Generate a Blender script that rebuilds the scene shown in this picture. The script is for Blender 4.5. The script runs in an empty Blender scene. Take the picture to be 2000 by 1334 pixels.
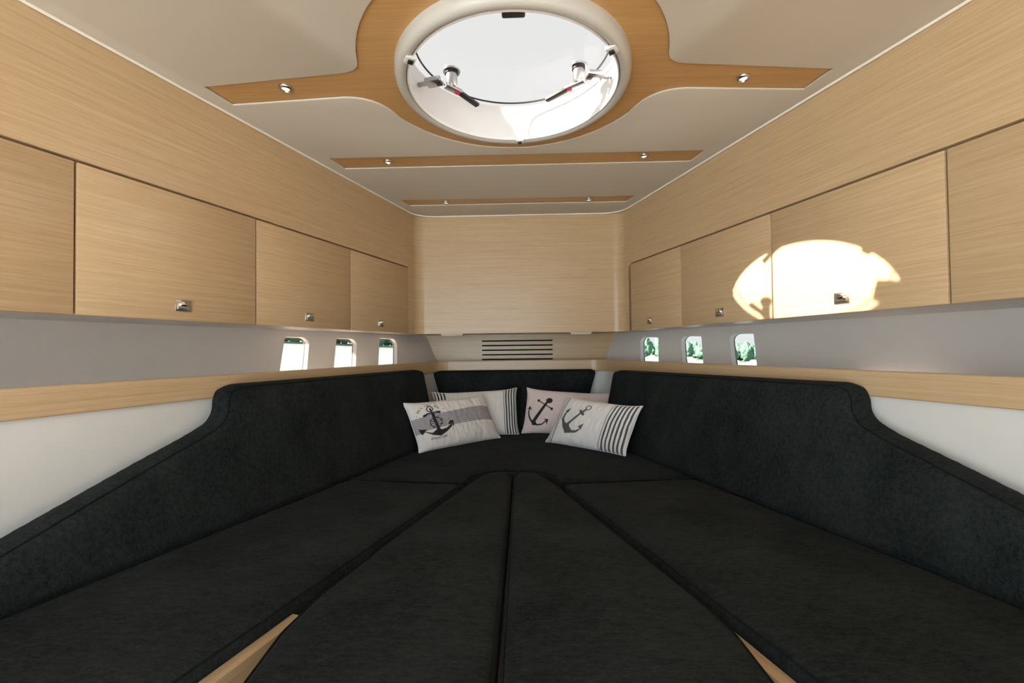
import bpy, bmesh, math, random
import numpy as np
from mathutils import Vector, Matrix, noise
random.seed(7); rng = np.random.default_rng(7)
S = bpy.context.scene
COL = S.collection
ZC = 1.10            # camera height above the cabin sole; the scene is written with z = 0 at the camera and lifted at the end

# ---------------------------------------------------------------- camera (solved from the cabin's symmetric walls)
F = 849.99; YAW, PITCH, ROLL, CX = -.0273, .0179, .0119, .0219
def rot(y, p, r):
    cy, sy, cp, sp, cr, sr = math.cos(y), math.sin(y), math.cos(p), math.sin(p), math.cos(r), math.sin(r)
    return (np.array([[cy, sy, 0], [-sy, cy, 0], [0, 0, 1]]) @ np.array([[1, 0, 0], [0, cp, -sp], [0, sp, cp]])
            @ np.array([[cr, 0, sr], [0, 1, 0], [-sr, 0, cr]]))
M = rot(YAW, PITCH, ROLL); C = np.array([CX, 0, 0])
cam = bpy.data.cameras.new('camera'); camo = bpy.data.objects.new('camera', cam); COL.objects.link(camo)
mw = Matrix.Identity(4)
for i in range(3):
    mw[i][0], mw[i][1], mw[i][2] = M[i, 0], M[i, 2], -M[i, 1]
mw[0][3], mw[1][3], mw[2][3] = CX, 0, ZC
camo.matrix_world = mw
cam.sensor_width = 36; cam.lens = F / 2000 * 36; cam.clip_start = .02; cam.clip_end = 2000
S.camera = camo

# ---------------------------------------------------------------- sky, sun, exposure
w = bpy.data.worlds.new('sky'); S.world = w; w.use_nodes = True
bg = w.node_tree.nodes['Background']; bg.inputs[0].default_value = (.74, .89, 1, 1); bg.inputs[1].default_value = 6.6
sun = bpy.data.lights.new('sun', 'SUN'); sun.energy = 165; sun.angle = .012; sun.color = (1, .965, .91)
suno = bpy.data.objects.new('sun', sun); COL.objects.link(suno)
suno.rotation_euler = Vector((1, .19, -.673)).to_track_quat('-Z', 'Y').to_euler()
S.view_settings.view_transform = 'Standard'; S.view_settings.look = 'None'
S.view_settings.exposure = -.48; S.view_settings.gamma = 1; S.view_settings.use_curve_mapping = False

# ---------------------------------------------------------------- pixel to place
A_, S_ = 1.2621, .3018; NW = math.hypot(1, S_)
def ray(px, py): return M @ np.array([(px - 1000) / F, 1, -(py - 667) / F])
def onz(px, py, z):
    d = ray(px, py); return C + d * z / d[2]
def ony(px, py, Y):
    d = ray(px, py); return C + d * Y / d[1]
def onplane(px, py, P, n):
    d = ray(px, py); return C + d * (np.dot(np.array(P) - C, n) / np.dot(d, n))

# ---------------------------------------------------------------- node helpers and materials
def newmat(name):
    m = bpy.data.materials.new(name); m.use_nodes = True
    return m, m.node_tree.nodes, m.node_tree.links, m.node_tree.nodes['Principled BSDF']
def plain(name, col, rough=.5, metal=0, spec=.5, emit=0, coat=0, bump=0, bscale=300):
    m, n, l, b = newmat(name)
    b.inputs['Base Color'].default_value = (*col, 1); b.inputs['Roughness'].default_value = rough
    b.inputs['Metallic'].default_value = metal; b.inputs['Specular IOR Level'].default_value = spec
    b.inputs['Coat Weight'].default_value = coat
    if emit: b.inputs['Emission Color'].default_value = (*col, 1); b.inputs['Emission Strength'].default_value = emit
    # faint mottling keeps the surface from being one flat value
    t = n.new('ShaderNodeTexCoord'); nz = n.new('ShaderNodeTexNoise'); nz.inputs['Scale'].default_value = bscale if bump else 12
    l.new(t.outputs['Object'], nz.inputs['Vector'])
    mx = n.new('ShaderNodeMixRGB'); mx.blend_type = 'MULTIPLY'; mx.inputs[0].default_value = .06
    mx.inputs[1].default_value = (*col, 1); l.new(nz.outputs['Fac'], mx.inputs[2]); l.new(mx.outputs[0], b.inputs['Base Color'])
    if bump:
        bp = n.new('ShaderNodeBump'); bp.inputs['Strength'].default_value = bump; bp.inputs['Distance'].default_value = .001
        l.new(nz.outputs['Fac'], bp.inputs['Height']); l.new(bp.outputs[0], b.inputs['Normal'])
    return m
def wood(name, lo, hi, rough=.3, su=2.2, sv=150):
    m, n, l, b = newmat(name)
    at = n.new('ShaderNodeAttribute'); at.attribute_name = 'grain'
    mp = n.new('ShaderNodeMapping'); mp.inputs['Scale'].default_value = (su, sv, sv); l.new(at.outputs['Vector'], mp.inputs['Vector'])
    a = n.new('ShaderNodeTexNoise'); a.inputs['Scale'].default_value = 1; a.inputs['Detail'].default_value = 5; a.inputs['Roughness'].default_value = .65
    a.inputs['Distortion'].default_value = .6; l.new(mp.outputs[0], a.inputs['Vector'])
    mp2 = n.new('ShaderNodeMapping'); mp2.inputs['Scale'].default_value = (14, 420, 420); l.new(at.outputs['Vector'], mp2.inputs['Vector'])
    c = n.new('ShaderNodeTexNoise'); c.inputs['Detail'].default_value = 2; c.inputs['Scale'].default_value = 1; l.new(mp2.outputs[0], c.inputs['Vector'])
    mp3 = n.new('ShaderNodeMapping'); mp3.inputs['Scale'].default_value = (1.1, 5, 5); l.new(at.outputs['Vector'], mp3.inputs['Vector'])
    d = n.new('ShaderNodeTexNoise'); d.inputs['Scale'].default_value = 1; l.new(mp3.outputs[0], d.inputs['Vector'])
    ad = n.new('ShaderNodeMath'); ad.operation = 'MULTIPLY_ADD'; ad.inputs[1].default_value = .55; l.new(c.outputs['Fac'], ad.inputs[0]); l.new(a.outputs['Fac'], ad.inputs[2])
    ad2 = n.new('ShaderNodeMath'); ad2.operation = 'MULTIPLY_ADD'; ad2.inputs[1].default_value = .14; l.new(d.outputs['Fac'], ad2.inputs[0]); l.new(ad.outputs[0], ad2.inputs[2])
    r = n.new('ShaderNodeMapRange'); r.inputs[1].default_value = .54; r.inputs[2].default_value = 1.15; l.new(ad2.outputs[0], r.inputs[0])
    mx = n.new('ShaderNodeMixRGB'); mx.inputs[1].default_value = (*lo, 1); mx.inputs[2].default_value = (*hi, 1); l.new(r.outputs[0], mx.inputs[0])
    l.new(mx.outputs[0], b.inputs['Base Color']); b.inputs['Roughness'].default_value = rough; b.inputs['Specular IOR Level'].default_value = .5
    bp = n.new('ShaderNodeBump'); bp.inputs['Strength'].default_value = .12; bp.inputs['Distance'].default_value = .0006
    l.new(c.outputs['Fac'], bp.inputs['Height']); l.new(bp.outputs[0], b.inputs['Normal'])
    return m
def fabric(name, lo, hi, sheen=.25):
    m, n, l, b = newmat(name)
    t = n.new('ShaderNodeTexCoord')
    def nz(scale, vec, det):
        mp = n.new('ShaderNodeMapping'); mp.inputs['Scale'].default_value = vec; l.new(t.outputs['Object'], mp.inputs['Vector'])
        q = n.new('ShaderNodeTexNoise'); q.inputs['Scale'].default_value = scale; q.inputs['Detail'].default_value = det; l.new(mp.outputs[0], q.inputs['Vector']); return q
    a = nz(330, (.45, 1.3, 1), 3); c = nz(6, (1, 1.6, 1), 6); d = nz(95, (.5, 1.5, 1), 4)     # weave, rubbed patches, slubs
    ad = n.new('ShaderNodeMath'); ad.operation = 'MULTIPLY_ADD'; ad.inputs[1].default_value = .8; l.new(c.outputs['Fac'], ad.inputs[0]); l.new(a.outputs['Fac'], ad.inputs[2])
    ad2 = n.new('ShaderNodeMath'); ad2.operation = 'MULTIPLY_ADD'; ad2.inputs[1].default_value = .9; l.new(d.outputs['Fac'], ad2.inputs[0]); l.new(ad.outputs[0], ad2.inputs[2])
    r = n.new('ShaderNodeMapRange'); r.inputs[1].default_value = .95; r.inputs[2].default_value = 1.78; l.new(ad2.outputs[0], r.inputs[0])
    mx = n.new('ShaderNodeMixRGB'); mx.inputs[1].default_value = (*lo, 1); mx.inputs[2].default_value = (*hi, 1); l.new(r.outputs[0], mx.inputs[0])
    l.new(mx.outputs[0], b.inputs['Base Color']); b.inputs['Roughness'].default_value = 1; b.inputs['Specular IOR Level'].default_value = .03
    b.inputs['Sheen Weight'].default_value = sheen; b.inputs['Sheen Roughness'].default_value = .5
    bp = n.new('ShaderNodeBump'); bp.inputs['Strength'].default_value = .5; bp.inputs['Distance'].default_value = .0012
    l.new(a.outputs['Fac'], bp.inputs['Height']); l.new(bp.outputs[0], b.inputs['Normal'])
    return m
def glass(name, tint, gloss=.06):
    m, n, l, b = newmat(name); n.remove(b); out = n['Material Output']
    t = n.new('ShaderNodeBsdfTransparent'); t.inputs[0].default_value = (*tint, 1)
    g = n.new('ShaderNodeBsdfGlossy'); g.inputs['Roughness'].default_value = .02
    mx = n.new('ShaderNodeMixShader'); mx.inputs[0].default_value = gloss
    l.new(t.outputs[0], mx.inputs[1]); l.new(g.outputs[0], mx.inputs[2]); l.new(mx.outputs[0], out.inputs[0])
    return m
def printed(name):
    m, n, l, b = newmat(name)
    at = n.new('ShaderNodeAttribute'); at.attribute_name = 'print'
    t = n.new('ShaderNodeTexCoord'); a = n.new('ShaderNodeTexNoise'); a.inputs['Scale'].default_value = 900; l.new(t.outputs['Object'], a.inputs['Vector'])
    mx = n.new('ShaderNodeMixRGB'); mx.blend_type = 'MULTIPLY'; mx.inputs[0].default_value = .12
    l.new(at.outputs['Color'], mx.inputs[1]); l.new(a.outputs['Fac'], mx.inputs[2]); l.new(mx.outputs[0], b.inputs['Base Color'])
    b.inputs['Roughness'].default_value = .9; b.inputs['Specular IOR Level'].default_value = .15; b.inputs['Sheen Weight'].default_value = .1
    bp = n.new('ShaderNodeBump'); bp.inputs['Strength'].default_value = .25; bp.inputs['Distance'].default_value = .0006
    l.new(a.outputs['Fac'], bp.inputs['Height']); l.new(bp.outputs[0], b.inputs['Normal'])
    return m

OAK = wood('oak_veneer', (.41, .275, .145), (.55, .41, .255), .3)
OAKC = wood('ceiling_veneer', (.38, .205, .072), (.52, .31, .125), .35)
LINER = plain('headliner_vinyl', (.54, .50, .435), .55, bump=.05, bscale=500)
LIP = plain('lit_lip_cream', (.80, .76, .68), .4)
HULL = plain('hull_lining', (.64, .605, .58), .55)
WHITE = plain('white_gelcoat', (.63, .63, .61), .35)
SOFFIT = plain('white_laminate', (.52, .475, .435), .35)
BEZEL = plain('cream_bezel_plastic', (.45, .44, .41), .35)
TUBE = plain('white_hatch_plastic', (.62, .62, .62), .35)
BLACK = plain('black_rubber', (.012, .012, .013), .5)
DARK = plain('painted_vent_dark', (.01, .008, .006), .9, spec=0)
GREYM = plain('grey_aluminium', (.42, .43, .44), .3, metal=.9)
CHROME = plain('chrome', (.78, .77, .75), .12, metal=1)
STEEL = plain('brushed_steel', (.56, .53, .48), .25, metal=1)
RED = plain('red_plastic', (.75, .02, .06), .3)
CREAM = plain('cream_plastic', (.82, .80, .72), .35)
LENS = plain('led_lens', (.95, .96, 1), .3, emit=1.2)
CHAR = fabric('charcoal_fabric', (.0045, .0056, .0057), (.0270, .0318, .0322), .02)
CHARP = fabric('charcoal_piping', (.004, .005, .0052), (.014, .017, .0175), .02)
PRINT = printed('printed_cotton')
PGLASS = glass('tinted_port_glass', (.49, .462, .435), .04)
HGLASS = glass('smoked_acrylic', (.49, .447, .42), .02)

# ---------------------------------------------------------------- mesh helpers
def tag(o, label=None, cat=None, group=None, kind=None):
    if label: o['label'] = label
    if cat: o['category'] = cat
    if group: o['group'] = group
    if kind: o['kind'] = kind
    return o
def thing(name, label, cat, loc, group=None):
    o = bpy.data.objects.new(name, None); COL.objects.link(o); o.location = loc; o.empty_display_size = .05
    return tag(o, label, cat, group)
def rootloc(o):
    while o.parent: o = o.parent
    return np.array(o.location)
def mesh(name, V, Fc, mat, parent=None, grain=None, smooth=None, loc=None, recalc=True, attr=None):
    """V in scene coordinates; becomes one object, a child of parent or a top-level object whose origin is its base"""
    V = np.array(V, float)
    if parent is not None: o0 = rootloc(parent)
    elif loc is not None: o0 = np.array(loc, float)
    else: o0 = np.array([(V[:, 0].min() + V[:, 0].max()) / 2, (V[:, 1].min() + V[:, 1].max()) / 2, V[:, 2].min()])
    me = bpy.data.meshes.new(name); me.from_pydata((V - o0).tolist(), [], [tuple(int(i) for i in f) for f in Fc])
    if recalc:
        bm = bmesh.new(); bm.from_mesh(me); bmesh.ops.recalc_face_normals(bm, faces=bm.faces); bm.to_mesh(me); bm.free()
    g = np.array(grain, float) if grain is not None else V
    at = me.attributes.new('grain', 'FLOAT_VECTOR', 'POINT'); at.data.foreach_set('vector', g.astype(np.float32).ravel())
    if attr is not None:
        ca = me.attributes.new('print', 'FLOAT_COLOR', 'POINT'); ca.data.foreach_set('color', np.c_[attr, np.ones(len(attr))].astype(np.float32).ravel())
    if smooth is not None:
        me.shade_smooth(); me.set_sharp_from_angle(angle=math.radians(smooth))
    me.materials.append(mat)
    o = bpy.data.objects.new(name, me); COL.objects.link(o)
    if parent is not None: o.parent = parent
    else: o.location = o0
    return o
def boxvf(lo, hi, bev=0, seg=2):
    bm = bmesh.new(); bmesh.ops.create_cube(bm, size=1)
    for v in bm.verts:
        v.co = Vector([lo[i] + (v.co[i] + .5) * (hi[i] - lo[i]) for i in range(3)])
    if bev: bmesh.ops.bevel(bm, geom=bm.edges[:], offset=bev, segments=seg, affect='EDGES', profile=.5)
    V = np.array([v.co[:] for v in bm.verts]); bm.verts.index_update()
    Fc = [[v.index for v in f.verts] for f in bm.faces]; bm.free(); return V, Fc
def frame(V, O, ex, ey, ez): return np.array(O) + V[:, :1] * np.array(ex) + V[:, 1:2] * np.array(ey) + V[:, 2:3] * np.array(ez)
def lathe(prof, seg=96, c=(0, 0), closed=False):
    V, Fc = [], []; n = len(prof)
    for k in range(seg):
        t = 2 * math.pi * k / seg
        V += [(c[0] + r * math.cos(t), c[1] + r * math.sin(t), z) for r, z in prof]
    for k in range(seg):
        k2 = (k + 1) % seg
        for i in range(n if closed else n - 1):
            j = (i + 1) % n
            Fc.append((k * n + i, k * n + j, k2 * n + j, k2 * n + i))
    return np.array(V), Fc
def disk(r, z0, z1, c, seg=96, bev=.002):
    prof = [(1e-6, z0), (r - bev, z0), (r, z0 + bev), (r, z1 - bev), (r - bev, z1), (1e-6, z1)]
    return lathe(prof, seg, c, True)
def tube(P, r, seg=8, cyc=False):
    P = np.array(P, float); n = len(P); V, Fc = [], []
    T = np.roll(P, -1, 0) - np.roll(P, 1, 0)
    if not cyc: T[0] = P[1] - P[0]; T[-1] = P[-1] - P[-2]
    T /= np.linalg.norm(T, axis=1)[:, None]
    for i in range(n):
        t = T[i]; u = np.cross(t, [0, 0, 1]);
        if np.linalg.norm(u) < .05: u = np.cross(t, [1, 0, 0])
        u /= np.linalg.norm(u); v = np.cross(u, t)
        for k in range(seg):
            a = 2 * math.pi * k / seg; V.append(P[i] + r * (math.cos(a) * u + math.sin(a) * v))
    for i in range(n if cyc else n - 1):
        j = (i + 1) % n
        for k in range(seg): Fc.append((i * seg + k, i * seg + (k + 1) % seg, j * seg + (k + 1) % seg, j * seg + k))
    if not cyc: Fc += [tuple(range(seg)), tuple((n - 1) * seg + k for k in range(seg))]
    return np.array(V), Fc
def fillet(P, rads, seg=8):
    """round the corners of a closed 2D polygon; rads is one radius or one per corner"""
    P = [np.array(p, float) for p in P]; n = len(P); out = []
    if not hasattr(rads, '__len__'): rads = [rads] * n
    for i in range(n):
        r = rads[i]
        if r <= 0: out.append(P[i]); continue
        a, b, c = P[i - 1], P[i], P[(i + 1) % n]
        u = (a - b) / np.linalg.norm(a - b); v = (c - b) / np.linalg.norm(c - b)
        ang = math.acos(max(-1, min(1, float(u @ v)))); t = r / math.tan(ang / 2)
        t = min(t, .49 * np.linalg.norm(a - b), .49 * np.linalg.norm(c - b)); r = t * math.tan(ang / 2)
        ctr = b + (u + v) / np.linalg.norm(u + v) * (r / math.sin(ang / 2))
        p0, p1 = b + u * t, b + v * t
        a0 = math.atan2(*(p0 - ctr)[::-1]); a1 = math.atan2(*(p1 - ctr)[::-1]); d = (a1 - a0 + math.pi) % (2 * math.pi) - math.pi
        for k in range(seg + 1):
            t_ = a0 + d * k / seg; out.append(ctr + r * np.array([math.cos(t_), math.sin(t_)]))
    return out
def slab2d(loops, ext, bev=0, bres=2, remesh=0):
    """filled 2D loops (first outer, others holes), half thickness ext, edges rounded by bev: vertices and faces with z in -ext..ext"""
    cu = bpy.data.curves.new('t', 'CURVE'); cu.dimensions = '2D'; cu.fill_mode = 'BOTH'; cu.extrude = ext - bev; cu.bevel_depth = bev; cu.bevel_resolution = bres; cu.offset = -bev
    for L in loops:
        sp = cu.splines.new('POLY'); sp.points.add(len(L) - 1); sp.use_cyclic_u = True
        for p, q in zip(sp.points, L): p.co = (q[0], q[1], 0, 1)
    ob = bpy.data.objects.new('t', cu); COL.objects.link(ob)
    me = bpy.data.meshes.new_from_object(ob.evaluated_get(bpy.context.evaluated_depsgraph_get()))
    bpy.data.objects.remove(ob); bpy.data.curves.remove(cu)
    bm = bmesh.new(); bm.from_mesh(me); bmesh.ops.remove_doubles(bm, verts=bm.verts, dist=1e-5); bm.to_mesh(me); bm.free()
    if remesh:
        ob = bpy.data.objects.new('t', me); COL.objects.link(ob); md = ob.modifiers.new('r', 'REMESH'); md.mode = 'VOXEL'; md.voxel_size = remesh
        sm = ob.modifiers.new('s', 'SMOOTH'); sm.iterations = 3; sm.factor = .5
        m2 = bpy.data.meshes.new_from_object(ob.evaluated_get(bpy.context.evaluated_depsgraph_get())); bpy.data.objects.remove(ob); bpy.data.meshes.remove(me); me = m2
    V = np.empty(len(me.vertices) * 3); me.vertices.foreach_get('co', V); V = V.reshape(-1, 3)
    Fc = [tuple(p.vertices) for p in me.polygons]; bpy.data.meshes.remove(me); return V, Fc
def struct(o, label, cat): return tag(o, label, cat, kind='structure')

# ---------------------------------------------------------------- cabin frame
HC, HD, HB, RT, RB = .73, .436, .089, -.066, -.132      # ceiling, door top, cabinet bottom, rail top and bottom
DF, DR, DP = 2.355, 2.583, 2.70                         # bow cabinet front, bow rail, bow vent panel
def wp(sg, Y, z, d=0): return np.array([sg * (A_ - S_ * Y) - sg * d / NW, Y - S_ * d / NW, z])
def wallframe(sg): return np.array([sg * A_, 0, 0]), np.array([-sg * S_, 1, 0]) / NW, np.array([0, 0, 1]), np.array([-sg, -S_, 0]) / NW
def wallbox(sg, Y0, Y1, z0, z1, d0, d1, bev=0):
    V, Fc = boxvf((Y0 * NW, z0, d0), (Y1 * NW, z1, d1), bev)
    O, t, u, n = wallframe(sg); return frame(V, O, t, u, n), Fc, V + np.array([3.1 * sg + Y0, 1.7 * sg, 0])
HY = [-1.0, 0, .8, 1.3, 1.8, 2.4, 2.85]; HX = [1.66, 1.57, 1.375, 1.19, .965, .71, .535]
HXR = [1.70, 1.625, 1.45, 1.285, 1.03, .725, .535]            # the right side stands a little wider than the left
_hs = {-1: np.polyfit(HY, HX, 4), 1: np.polyfit(HY, HXR, 4)}
def hx(Y, z, sg): return float(np.polyval(_hs[sg], Y)) + .42 * (max(z, -.2) - .089)
def onhull(px, py, sg, off=0):
    d = ray(px, py); lo, hi = .5, 3.2
    f = lambda t: sg * (C + t * d)[0] - hx((C + t * d)[1], (C + t * d)[2], sg) - off
    for _ in range(60):
        m = (lo + hi) / 2
        if f(m) > 0: hi = m
        else: lo = m
    return C + lo * d

def upath(off, z, Yaft=-1.0, far=DR, rad=.10, seg=10):
    """U-shaped path round the berth, along both walls and across the bow; off > 0 moves it outward"""
    n_ = NW; a = A_ + off * n_; yf = far + off
    L = fillet([(-(a - S_ * Yaft), Yaft), (-(a - S_ * yf), yf), (a - S_ * yf, yf), (a - S_ * Yaft, Yaft)], [0, rad, rad, 0], seg)
    return np.array([(p[0], p[1], z) for p in L])
def uband(name, off0, off1, z0, z1, mat, Yaft=-1.0, far=DR, rad=.10, bev=.003):
    """a band of rectangular section bent round the U"""
    prof = [(0, z0 + bev), (0, z1 - bev), (bev, z1), (1, z1), (1, z0), (bev, z0)]
    pin, pout = upath(off0, 0, Yaft, far, rad), upath(off1, 0, Yaft, far, rad + (off1 - off0))
    V, G = [], []; ln = 0; m = len(prof); w_ = off1 - off0
    for i in range(len(pin)):
        if i: ln += np.linalg.norm(pin[i] - pin[i - 1])
        for q, z in prof:
            k = q if q in (0, 1) else q / w_
            p = pin[i] * (1 - k) + pout[i] * k; V.append((p[0], p[1], z)); G.append((ln, z, k * w_))
    Fc = []
    for i in range(len(pin) - 1):
        for k in range(m): Fc.append((i * m + k, i * m + (k + 1) % m, (i + 1) * m + (k + 1) % m, (i + 1) * m + k))
    Fc += [tuple(range(m)), tuple((len(pin) - 1) * m + k for k in range(m))]
    return mesh(name, V, Fc, mat, grain=G, smooth=35)

# ---------------------------------------------------------------- floor, deck, aft bulkhead
V, Fc = boxvf((-2, -1.0, -1.14), (2, 2.9, -1.10))
struct(mesh('floor', V, Fc, OAK, grain=V[:, [1, 0, 2]]), 'oak cabin sole beneath the berth', 'floor')
HCX, HCY = .001, 1.176                                   # hatch centre
ring = lambda r, n=96: [(HCX + r * math.cos(2 * math.pi * k / n), HCY + r * math.sin(2 * math.pi * k / n)) for k in range(n)]
V, Fc = slab2d([[(-2, -1.05), (2, -1.05), (2, 2.95), (-2, 2.95)], ring(.338)], .012)
V[:, 2] += .80
struct(mesh('deck', V, Fc, WHITE), 'white deck moulding above the cabin ceiling', 'deck')
# hull: solid skins, openings cut for the six portlights
PORT = {-1: [[(555, 657), (604, 659), (599, 720), (545, 723)], [(656, 660), (697, 662), (694, 713), (651, 716)], [(740, 660), (775, 662), (775, 708), (738, 710)]],
        1: [[(1251, 657), (1287, 657.5), (1287.5, 706), (1252, 706)], [(1330, 655), (1371, 655), (1375, 710), (1334, 708)], [(1424, 651), (1473, 649), (1480, 714), (1431, 712)]]}
def portrect(sg, q):
    """corners of a portlight on the hull as (Y, z), carried on below the rail that hides its foot"""
    P = [onhull(x, y, sg) for x, y in q]
    tl, tr, br, bl = [np.array([p[1], p[2]]) for p in P]
    ext = lambda t, b: t + (b - t) * ((-.115 - t[1]) / (b[1] - t[1]))
    return [tl, tr, ext(tr, br), ext(tl, bl)]
wi = 0
hulls = {}
for sg, side in ((-1, 'left'), (1, 'right')):
    Ys = np.linspace(-1.0, 2.9, 60); Zs = np.linspace(-1.1, .80, 12); nz = len(Zs); V = []; TH = .022
    for k in range(2):
        for Y in Ys:
            for z in Zs: V.append((sg * (hx(Y, z, sg) + k * TH), Y, z))
    N = len(Ys) * nz; Fc = []
    for i in range(len(Ys) - 1):
        for j in range(nz - 1):
            a = i * nz + j; q = (a, a + 1, a + nz + 1, a + nz); Fc += [q, tuple(x + N for x in q[::-1])]
    B = [i * nz for i in range(len(Ys))]; T = [i * nz + nz - 1 for i in range(len(Ys))]
    L0 = list(range(nz)); L1 = [(len(Ys) - 1) * nz + j for j in range(nz)]
    for E_ in (B, T, L0, L1):
        for i, j in zip(E_[:-1], E_[1:]): Fc.append((i, j, j + N, i + N))
    ho = mesh('wall_' + side, V, Fc, HULL, smooth=30)
    struct(ho, 'pale grey hull lining behind the %s shelf with three portlights' % side, 'wall')
    # cutters
    cutters = []
    for q in PORT[sg]:
        wi += 1
        R = portrect(sg, q); base = fillet(R, .022, 6); cc = np.mean(R, axis=0)
        def loop(scale, off):
            out = []
            for y, z in base:
                e = np.array([y, z]) - cc; ln = np.linalg.norm(e); e = cc + e * (ln + scale) / ln
                out.append((sg * (hx(e[0], e[1], sg) + off), e[0], e[1]))
            return out
        n = len(base)
        def ringmesh(loops):
            V = sum(loops, []); m = len(loops)
            Fc = [(k * n + i, k * n + (i + 1) % n, ((k + 1) % m) * n + (i + 1) % n, ((k + 1) % m) * n + i) for k in range(m) for i in range(n)]
            return V, Fc
        V = loop(.0, -.05) + loop(.0, .12); Fc = [tuple(range(n)), tuple(range(2 * n - 1, n - 1, -1))] + [(i, (i + 1) % n, n + (i + 1) % n, n + i) for i in range(n)]
        cutters.append(mesh('cut', V, Fc, WHITE))
        wt = thing('window_%d' % wi, None, None, tuple(np.mean(np.array(loop(0, .03)), axis=0)))
        nm = ('tree bank and water' if sg < 0 else 'trees on the right bank')
        pos = (['aftmost', 'middle', 'foremost'] if sg < 0 else ['foremost', 'middle', 'aftmost'])[PORT[sg].index(q)]
        struct(wt, '%s rounded portlight in the %s hull with pale frame' % (pos, side), 'window')
        Vf, Ff = ringmesh([loop(.003, -.002), loop(-.0005, -.003), loop(-.003, .0), loop(-.004, .018), loop(.0, .021), loop(0, .002)])
        mesh('window_frame', Vf, Ff, WHITE, wt, smooth=35)
        Vf, Ff = ringmesh([loop(-.0036, .0145), loop(-.0052, .0145), loop(-.0052, .0165), loop(-.0036, .0165)])
        mesh('seal', Vf, Ff, BLACK, wt)
        V = loop(-.003, .018) + loop(-.003, .024); Fc = [tuple(range(n)), tuple(range(2 * n - 1, n - 1, -1))] + [(i, (i + 1) % n, n + (i + 1) % n, n + i) for i in range(n)]
        mesh('pane', V, Fc, PGLASS, wt)
    for c in cutters:
        md = ho.modifiers.new('cut', 'BOOLEAN'); md.operation = 'DIFFERENCE'; md.object = c; md.solver = 'EXACT'
    me = bpy.data.meshes.new_from_object(ho.evaluated_get(bpy.context.evaluated_depsgraph_get()))
    ho.modifiers.clear(); ho.data = me
    for c in cutters: bpy.data.objects.remove(c)
V, Fc = boxvf((-.545, 2.86, -1.1), (.545, 2.90, .80)); struct(mesh('wall_bow', V, Fc, WHITE), 'white bow bulkhead behind the vent panel', 'wall')
# unseen aft bulkhead; opening shaped and set leftward to light the right side
V, Fc = slab2d([[(-1.75, -1.1), (1.75, -1.1), (1.75, .80), (-1.75, .80)], fillet([(-1.6, -1.05), (.40, -1.05), (.40, .72), (-1.6, .72)], .1)], .015)
V = np.c_[V[:, 0], -1.0 + V[:, 2], V[:, 1]]
struct(mesh('wall_aft', V, Fc, OAK, grain=V[:, [0, 2, 1]]), 'unseen oak aft bulkhead, its companionway opening shaped to let fill light in', 'wall')

V, Fc = boxvf((-1.9, -4.2, -1.22), (1.9, -1.02, -1.12), .01)
struct(mesh('bounce_sole', V, Fc, plain('bounce_gelcoat', (.30, .30, .30), .6)), 'unseen cockpit sole added aft to bounce light onto the ceiling', 'deck')  # added out of view to bounce sun and sky up to the ceiling

# ---------------------------------------------------------------- ceiling: padded headliner cut out around recessed oak strips
ins = .004
ZL = .734
outer = fillet([(-(A_ - S_ * -1) + ins, -1.0), (-(A_ - S_ * DF) + ins, DF - ins), ((A_ - S_ * DF) - ins, DF - ins), ((A_ - S_ * -1) - ins, -1.0)], [0, .125, .125, 0], 14)
def bez(a, b, c, n=8): return [tuple((1 - t) ** 2 * np.array(a) + 2 * t * (1 - t) * np.array(b) + t * t * np.array(c)) for t in np.linspace(0, 1, n)]
RW, CY2 = .40, 1.166
cp = lambda t: (RW * math.cos(math.radians(t)), CY2 + RW * math.sin(math.radians(t)))
half = [cp(t) for t in np.linspace(90, 27, 22)] + bez(cp(27), (.386, 1.228), (.49, 1.228))[1:] + [(.829, 1.2505), (.849, 1.160)] + bez((.450, 1.1195), (.3965, 1.116), cp(-14), 9) + [cp(t) for t in np.linspace(-17, -90, 26)]
cross = half + [(-x, y) for x, y in half[-2:0:-1]]
strip2 = [(.704, 1.622), (.685, 1.718), (-.687, 1.714), (-.706, 1.616)]
strip3 = [(.567, 2.092), (.543, 2.178), (-.545, 2.172), (-.570, 2.086)]
V, Fc = slab2d([outer, cross, strip2, strip3], .0028, .0018, 2)
V[:, 2] += HC + .0028
ceil = struct(mesh('ceiling', V, Fc, LINER, smooth=40), 'beige padded headliner with oak strips let into it', 'ceiling')
JY = 1.105
# two veneer leaves meet in a fine joint either side of the hatch
t0 = math.asin((JY - HCY) / .300)
arc_fwd = [(HCX + .300 * math.cos(t), HCY + .300 * math.sin(t)) for t in np.linspace(t0, math.pi - t0, 60)]
arc_aft = [(HCX + .300 * math.cos(t), HCY + .300 * math.sin(t)) for t in np.linspace(t0, -math.pi - t0, 60)]
plate_fwd = [(.92, JY + .0004), (.92, 1.60), (-.92, 1.60), (-.92, JY + .0004)] + arc_fwd[::-1]
plate_aft = [(.46, JY - .0004), (.46, .72), (-.46, .72), (-.46, JY - .0004)] + arc_aft[::-1]
for i, L in enumerate((plate_fwd, plate_aft)):
    V, Fc = slab2d([L], .003); V[:, 2] += .7392
    mesh('oak_surround', V, Fc, OAKC, ceil, grain=V + np.array([i * 3.3, 0, 0]))
for k, L in enumerate((strip2, strip3)):
    x = L[0][0] + .03; y0 = min(p[1] for p in L) - .03; y1 = max(p[1] for p in L) + .03
    V, Fc = boxvf((-x, y0, .7362), (x, y1, .7422)); mesh('oak_strip', V, Fc, OAKC, ceil, grain=V + np.array([k * 2.1 + 5, 0, 0]))
pth = [p for p in upath(-.005, .728, -1.0, DF - .001, .125, 12)]
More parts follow.
